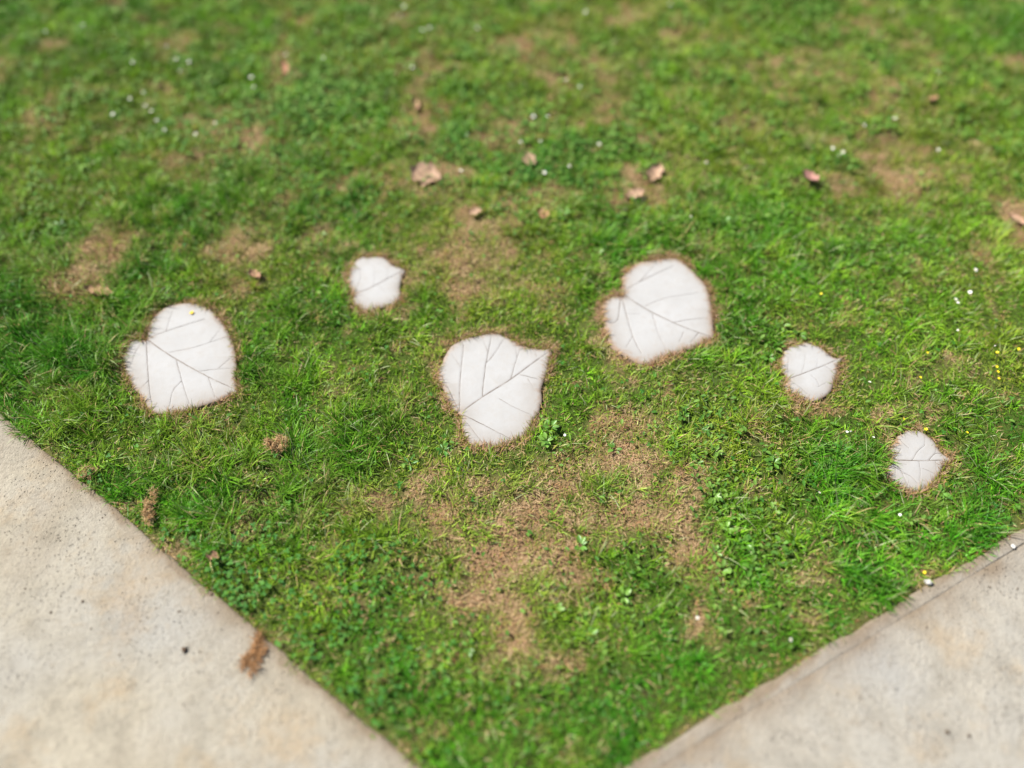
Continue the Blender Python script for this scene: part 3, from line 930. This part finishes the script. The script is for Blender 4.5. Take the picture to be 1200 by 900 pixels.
Pc = scatter(9000, .15)
sd = stone_sd(Pc); ld = lawn_sd(Pc); m = (sd > .012) & (ld > .004)
Pc = Pc[m]; sd = sd[m]; ld = ld[m]
dry, olive, lush, clover, weed, fine = fields(Pc)
keep = rng.random(len(Pc)) < np.clip(.01 + .75 * clover, 0, 1) * (1 - .8 * dry)
Pc = Pc[keep]; hc = soil_h(Pc, sd[keep], ld[keep]); N = len(Pc)
hh = rng.uniform(.012, .026, N); a0 = rng.uniform(0, 2 * math.pi, N); sc = rng.uniform(.0035, .0065, N)
cc = lerp(np.tile(np.array((.026, .125, .012)), (N, 1)), np.array((.085, .24, .028)), rng.random(N) ** 1.5)
for k in range(3):
    add(*template_scatter(*LT_ROUND, np.column_stack([Pc, hc + hh]), a0 + k * 2.094, rng.normal(.08, .25, N), sc, cc))
Pw = scatter(9000, .12)
sd = stone_sd(Pw); ld = lawn_sd(Pw); m = (sd > .010) & (ld > .004)
Pw = Pw[m]; sd = sd[m]; ld = ld[m]
dry, olive, lush, clover, weed, fine = fields(Pw)
keep = rng.random(len(Pw)) < np.clip(.012 + .6 * weed + .5 * smooth(.48, .7, fbm(Pw[:, 0], Pw[:, 1], 12, 271, 2)) * smooth(1.6, 2.0, Pw[:, 1]), 0, 1) * (1 - .6 * dry)
Pw = Pw[keep]; hw_ = soil_h(Pw, sd[keep], ld[keep]); N = len(Pw)
sc = rng.uniform(.007, .015, N) * (1 + .45 * smooth(1.6, 2.1, Pw[:, 1]))
cw = lerp(np.tile(np.array((.05, .15, .016)), (N, 1)), np.array((.17, .30, .05)), rng.random(N) ** 1.3)
add(*template_scatter(*LT_OVAL, np.column_stack([Pw, hw_ + rng.uniform(.006, .02, N)]), rng.uniform(0, 2 * math.pi, N), rng.normal(.3, .3, N), sc, cw))
go2 = link('clover_cover', make_mesh('clover_cover', np.concatenate(VV), [np.concatenate(QQ)], col=np.concatenate(CC)), M_BROAD)
tag(go2, 'small clover and weed leaves mixed into the lawn', 'clover', kind='stuff')

SHORT = ['the stone with a yellow petal', 'the large bold-veined stone', 'the large brown-rimmed stone', 'the small stone with one dark midrib', 'the small stone with straight midrib', 'the small stone with many veins']


def where(p):
    P1 = np.array([p]); near = [(poly_sd(P1, S['poly'])[0][0], k) for k, S in enumerate(STONES)]
    d, k = min(near)
    if d < .16:
        return 'close to ' + SHORT[k]
    dry, olive, lush, clover, weed, fine = [f[0] for f in fields(P1)]
    ld_ = line_sd(P1, LE0, LE1)[0], line_sd(P1, RE0, RE1)[0]
    if min(ld_) < .12:
        return 'next to the beige path' if ld_[0] < ld_[1] else 'next to the edging strip of the path'
    for v, nm in ((dry > .4, 'on a dry brown patch'), (clover > .4, 'among dark clover'), (weed > .45, 'among broad-leaved weeds'), (lush > .4, 'in long lush grass'), (olive > .4, 'in olive mossy grass')):
        if v:
            return nm
    return 'in plain short grass'


# ------------------------------------------------------------------ single weeds, flowers, dead leaves, clumps
def gz(p):
    return float(soil_h(np.array([p]))[0])


def leaf_mesh(tpl, col):
    V, q = tpl
    return make_mesh('weed_leaf', V, [q], col=np.tile(np.array(col), (len(V), 1)))


WEED_MESH = [leaf_mesh(LT_OVAL, (.10, .235, .03)), leaf_mesh(LT_LONG, (.06, .18, .022)), leaf_mesh(LT_OVAL, (.15, .29, .045))]
for me in WEED_MESH:
    me.materials.append(M_WEED)
weeds = [(632, 493, 1), (640, 520, 2), (628, 508, 0), (645, 503, 0), (835, 585, 2), (850, 622, 2), (872, 640, 0), (838, 648, 2), (862, 605, 0), (846, 668, 2), (880, 668, 0), (905, 600, 2), (915, 640, 0), (815, 545, 0), (838, 532, 2),
         (820, 505, 1), (800, 490, 0), (720, 528, 0), (905, 545, 0), (940, 560, 1), (968, 548, 0), (985, 530, 1), (610, 257, 2), (582, 245, 2), (660, 255, 0), (810, 268, 1), (850, 262, 0), (880, 280, 1),
         (910, 262, 0), (790, 258, 2), (545, 165, 0), (475, 165, 0), (360, 120, 2), (350, 170, 0), (250, 220, 2), (375, 275, 2), (70, 265, 1), (520, 528, 1), (560, 530, 1), (480, 545, 1), (915, 385, 2), (935, 395, 0), (900, 420, 0),
         (700, 300, 2), (860, 345, 0), (1020, 290, 2), (680, 640, 0), (730, 700, 2), (650, 715, 2), (690, 745, 0), (550, 760, 0), (1100, 580, 0), (1065, 610, 2)]
rw = np.random.default_rng(99)
for (px, py, kd) in weeds:
    p = ground(px, py)
    if stone_sd(p[None])[0] < .02 or lawn_sd(p[None])[0] < .01:
        continue
    kinds = ('weed', 'light green low weed rosette with oval leaves') if kd != 1 else ('weed', 'dark low weed rosette with narrow leaves')
    r = empty('weed_rosette', (p[0], p[1], gz(p)), rw.uniform(0, 6.28))
    if kd == 2:
        kinds = ('weed', 'yellowish low weed rosette with oval leaves')
    tag(r, kinds[1] + ' ' + where(p), kinds[0], 'low weed rosettes in the lawn, ' + ('oval', 'narrow', 'yellowish')[kd])
    n = rw.integers(5, 9)
    for k in range(n):
        o = link('leaf', WEED_MESH[kd], None, r)
        a = 2 * math.pi * k / n + rw.normal(0, .25); s = rw.uniform(.010, .019) * (1.2 if kd == 1 else 1)
        o.location = (-math.sin(a) * .004, math.cos(a) * .004, .004 + .003 * k / n + rw.uniform(0, .004))
        o.rotation_euler = (rw.uniform(.25, .75), rw.normal(0, .15), a)
        o.scale = (s, s, s)


def lathe(name, prof, n=8):
    V = []; q = []
    for r, z in prof:
        for k in range(n):
            a = 2 * math.pi * k / n; V.append((r * math.cos(a), r * math.sin(a), z))
    for i in range(len(prof) - 1):
        for k in range(n):
            q.append((i * n + k, i * n + (k + 1) % n, (i + 1) * n + (k + 1) % n, (i + 1) * n + k))
    return make_mesh(name, V, [np.array(q)])


def petals(name, n, r0, r1, w, lift):
    V = []; q = []
    for k in range(n):
        a = 2 * math.pi * k / n; ca, sa = math.cos(a), math.sin(a)
        for (r, hw, z) in ((r0, w * .5, 0), (r0 + (r1 - r0) * .65, w, lift * .6), (r1, w * .5, lift)):
            V += [(r * ca + hw * sa, r * sa - hw * ca, z + .0002 * (k % 2)), (r * ca - hw * sa, r * sa + hw * ca, z + .0002 * (k % 2))]
        b = k * 6
        q += [(b, b + 2, b + 3, b + 1), (b + 2, b + 4, b + 5, b + 3)]
    return make_mesh(name, V, [np.array(q)])


ME_DP = petals('petals', 14, .0015, .0078, .0012, .0012); ME_DP.materials.append(M_PETAL)
ME_DC = lathe('centre', [(.0026, 0), (.0024, .0010), (.0014, .0018), (.0002, .0020)]); ME_DC.materials.append(M_YOLK)
ME_ST = lathe('stem', [(.0006, -.03), (.0007, 0)], 5); ME_ST.materials.append(M_STEM)
ME_YP = petals('petals', 5, .0004, .0062, .0028, .0022); ME_YP.materials.append(M_YELLOW)
ME_YC = lathe('centre', [(.0014, 0), (.0012, .0014), (.0002, .0018)]); ME_YC.materials.append(M_YOLK)
DAISY = [(196, 56), (155, 72), (222, 74), (207, 71), (211, 84), (294, 90), (297, 102), (379, 68), (335, 64), (132, 133), (191, 148), (252, 144), (229, 157), (169, 121), (177, 129), (182, 138), (152, 115), (167, 107), (97, 30), (53, 36),
         (473, 6), (468, 16), (495, 34), (503, 33), (559, 33), (630, 8), (686, 13), (785, 6), (663, 92), (679, 103), (642, 136), (610, 166), (633, 167), (667, 193), (638, 202), (540, 201), (702, 168), (483, 79), (625, 134),
         (1045, 11), (1099, 86), (1012, 149), (1101, 173), (982, 183), (976, 173), (988, 178), (828, 188), (809, 255), (1048, 140), (1122, 348), (1123, 354), (1137, 342), (1142, 318), (1122, 387), (1166, 405), (1020, 446), (1024, 512),
         (994, 504), (962, 575), (1052, 606), (926, 750), (817, 724), (998, 503), (662, 508)]
YELLOW = [(961, 347), (1086, 414), (1078, 443), (1059, 490), (1086, 502), (1135, 505), (1167, 431), (1168, 437), (1170, 444), (1192, 411), (1168, 414), (1083, 671), (740, 235)]


def flower(name, p, h, sc, meP, meC, label, cat, group):
    z = gz(p)
    r = empty(name, (p[0], p[1], z), rw.uniform(0, 6.28)); tag(r, label + ' ' + where(p), cat, group)
    tl = (rw.normal(0, .22) - .1, rw.normal(0, .22), 0)
    for nm, me in (('petals', meP), ('centre', meC)):
        o = link(nm, me, None, r); o.location = (0, 0, h + (.0003 if nm == 'centre' else 0)); o.rotation_euler = tl; o.scale = (sc, sc, sc)
    s = link('stem', ME_ST, None, r); s.location = (0, 0, h); s.scale = (1, 1, h / .03)


for (px, py) in DAISY:
    sc = rw.uniform(.75, 1.15) * (.42 if py > 380 else .6)
    if py > 700: sc = .45
    flower('daisy', ground(px, py, .03), rw.uniform(.026, .034), sc, ME_DP, ME_DC, 'tiny white daisy flower', 'flower', 'white daisies in the lawn')
for (px, py) in YELLOW:
    flower('yellow_flower', ground(px, py, .026), rw.uniform(.024, .03), rw.uniform(.42, .6), ME_YP, ME_YC, 'tiny bright yellow flower', 'flower', 'yellow flowers in the lawn')


def dead_leaf(px, py, size, aspect, rz, curl, col, label, z=.012, seed=0):
    p = ground(px, py, z); r_ = np.random.default_rng(seed + 500)
    nu, nv = 11, 9; V = []; C = []
    for i in range(nu):
        u = i / (nu - 1); hw = .5 * aspect * (math.sin(math.pi * min(1, u * .97 + .02)) ** .7) * (1 + .22 * math.sin(u * 17 + seed))
        for j in range(nv):
            v = j / (nv - 1) * 2 - 1
            x = v * hw * (1 + .1 * r_.normal() * abs(v)); y = u - .5
            z_ = .6 * curl * (v * v * .35 + (u - .5) ** 2 * .6) + .02 * r_.normal() + .03 * abs(v) ** .5 * math.cos(u * 25)
            V.append((x * size, y * size, z_ * size)); C.append(np.array(col) * (1 + .18 * r_.normal()) * (.8 if j == nv // 2 else 1))
    i, j = np.meshgrid(np.arange(nu - 1), np.arange(nv - 1), indexing='ij'); a = (i * nv + j).ravel()
    q = np.stack([a, a + 1, a + nv + 1, a + nv], -1)
    o = link('dead_leaf', make_mesh('dead_leaf', V, [q], col=np.clip(np.array(C), .01, .9)), M_DEAD)
    o.location = (p[0], p[1], gz(p) + z * .9); o.rotation_euler = (r_.normal(0, .2), r_.normal(0, .2), rz)
    tag(o, label, 'dead leaf', 'dead leaves lying on the lawn')
    return o


TAN = (.40, .265, .18); RED = (.36, .19, .16); BRN = (.28, .16, .09)
dead_leaf(498, 205, .095, .8, 1.2, .5, TAN, 'largest pale tan dead leaf, casting a shadow on weeds', .018, 1)
dead_leaf(768, 200, .075, .55, -.5, .6, TAN, 'long tan dead leaf with a smaller piece at its foot', .016, 2)
dead_leaf(745, 226, .06, .6, -1.2, .5, TAN, 'short tan dead leaf piece touching the long one', .014, 3)
dead_leaf(948, 210, .052, .85, .7, .7, RED, 'dark pinkish-red dead leaf curled up in the grass', .022, 4)
dead_leaf(620, 187, .055, .7, .3, .5, TAN, 'small tan dead leaf between two daisies', .016, 5)
dead_leaf(557, 248, .038, .6, 1.8, .6, TAN, 'very small upright tan dead leaf among weeds', .018, 6)
dead_leaf(636, 252, .045, .7, 1.1, .5, (.40, .22, .12), 'orange-tan dead leaf piece beside bright weed leaves', .014, 7)
dead_leaf(333, 78, .06, .5, .4, .6, (.38, .2, .12), 'orange-brown narrow dead leaf below a daisy', .016, 8)
dead_leaf(115, 342, .075, .5, 1.5, .4, (.40, .25, .14), 'tan dead leaf at the lower end of an olive-brown patch', .012, 9)
dead_leaf(250, 652, .028, .75, 1.3, .7, (.36, .20, .13), 'small reddish-brown dead leaf in clover close to the path edge', .02, 10)
dead_leaf(487, 122, .06, .4, .1, .5, (.36, .22, .14), 'upright brown dead leaf in a worn brown streak', .014, 11)
dead_leaf(1092, 118, .055, .45, -.8, .5, (.38, .23, .13), 'slanting brown dead leaf alone in olive grass', .014, 12)
dead_leaf(1193, 258, .06, .6, .4, .4, (.40, .25, .17), 'pinkish-brown dead leaf on a bare brown patch', .012, 13)
dead_leaf(298, 322, .042, .7, .9, .6, (.33, .19, .12), 'crumpled dark tan dead leaf above long green grass', .014, 14)


def dry_clump(px, py, rx, ry, rz, n, z0, hmax, label, seed, col=('brown', 'straw'), blen=(.006, .017)):
    r_ = np.random.default_rng(seed); p = ground(px, py, z0)
    a = r_.uniform(0, 2 * math.pi, n); rr = np.sqrt(r_.random(n)) * r_.uniform(.7, 1, n)
    sub = r_.normal(0, .5, (6, 2)); k6 = r_.integers(0, 6, n)
    x = (rr * .55 * np.cos(a) + sub[k6, 0]) * rx; y = (rr * .55 * np.sin(a) + sub[k6, 1]) * ry
    X_ = x * math.cos(rz) - y * math.sin(rz); Y_ = x * math.sin(rz) + y * math.cos(rz)
    z = np.abs(1 - rr) * hmax * r_.random(n)
    c = lerp(np.tile(PAL[col[0]], (n, 1)), PAL[col[1]], r_.random(n) * .75) * r_.uniform(.75, 1.2, n)[:, None]
    V, q, t, C = blade_arrays(np.column_stack([X_, Y_, z]), r_.uniform(0, 6.28, n), np.clip(r_.normal(1.1, .4, n), .3, 1.6), r_.normal(.5, .7, n), r_.uniform(*blen, n), r_.uniform(.0008, .0017, n), c, 1)
    V[:, 2] = np.maximum(V[:, 2], .0006)
    o = link('dry_grass_clump', make_mesh('dry_grass_clump', V, [q, t], col=C), M_DRY, None, (p[0], p[1], z0))
    tag(o, label, 'dry grass', 'loose clumps of dry grass')


dry_clump(298, 766, .018, .036, -.25, 520, PATH_TOP + .001, .012, 'brown clump of dry grass clippings lying on the beige path', 61, ('rust', 'brown'))
dry_clump(178, 600, .018, .03, .5, 420, .012, .022, 'tan clump of withered grass in the lawn beside the path edge', 62, ('rust', 'straw'))
dry_clump(104, 553, .018, .014, .3, 220, .010, .018, 'small pinkish-tan withered clump where grass meets the beige path', 63, ('brown', 'straw'))
dry_clump(328, 520, .022, .018, .2, 700, .018, .024, 'orange-brown withered clump deep in long green grass', 64, ('rust', 'straw'))


def lump(name, px, py, z, r, seed, mat, label, cat, group=None, flat=.6):
    r_ = np.random.default_rng(seed); p = ground(px, py, z)
    nu, nv = 6, 9; V = [(0, 0, -flat * r)]; q = []; tr = []
    for i in range(1, nu):
        th = math.pi * i / nu
        for j in range(nv):
            ph = 2 * math.pi * j / nv; k = r * (1 + .22 * r_.normal())
            V.append((k * math.sin(th) * math.cos(ph), .8 * k * math.sin(th) * math.sin(ph), -flat * k * math.cos(th)))
    V.append((0, 0, flat * r)); top = len(V) - 1
    for i in range(nu - 2):
        for j in range(nv):
            a = 1 + i * nv + j; b = 1 + i * nv + (j + 1) % nv; q.append((a, b, b + nv, a + nv))
    for j in range(nv):
        tr.append((0, 1 + (j + 1) % nv, 1 + j)); tr.append((top, top - nv + j, top - nv + (j + 1) % nv))
    V = np.array(V)
    o = link(name, make_mesh(name, V, [np.array(q), np.array(tr)]), mat, None, (p[0], p[1], z - V[:, 2].min() - .0006))
    o.rotation_euler = (0, 0, r_.uniform(0, 6))
    tag(o, label, cat, group)


lump('soil_crumb', 217, 762, PATH_TOP, .0065, 71, M_CRUMB, 'largest dark soil crumb lying on the beige path', 'soil crumb', 'soil crumbs on the paths')
for k, (px, py, r) in enumerate([(97, 705, .003), (60, 718, .003), (30, 690, .0025), (107, 737, .0025), (210, 717, .0025), (42, 676, .002), (120, 607, .002), (250, 690, .004), (248, 697, .003), (140, 768, .0025), (171, 678, .002), (1110, 858, .004), (1135, 862, .0035), (1086, 735, .002), (1160, 688, .002), (1192, 690, .002)]):
    lump('soil_crumb', px, py, PATH_TOP, r, 80 + k, M_CRUMB, 'tiny dark soil crumb lying on the ' + ('warm beige path' if px < 600 else 'grey-beige path with an edging strip'), 'soil crumb', 'tiny soil crumbs on the paths')
lump('pebble', 1187, 641, PATH_TOP, .0055, 72, M_PEBBLE, 'pale elongated pebble beside the joint in the grey-beige path', 'pebble')
lump('pebble', 1087, 683, PATH_TOP - .001, .008, 73, M_PEBBLE, 'pale pebble on the edging strip below a yellow flower', 'pebble')
# yellow petal on the first stone
p = ground(120 + 525 / 5, 330 + 187 / 5, Z_TOP)
V = [(-.5, -.3, .02), (.1, -.45, .1), (.5, .05, .03), (.2, .5, .12), (-.35, .35, .03), (0, 0, .0)]
o = link('fallen_petal', make_mesh('fallen_petal', np.array(V) * .011, [np.array([(0, 1, 5), (1, 2, 5), (2, 3, 5), (3, 4, 5), (4, 0, 5)])]), M_YOLK, None, (p[0], p[1], Z_TOP + .0034))
tag(o, 'tiny fallen yellow petal on a large white leaf-shaped stone', 'petal')
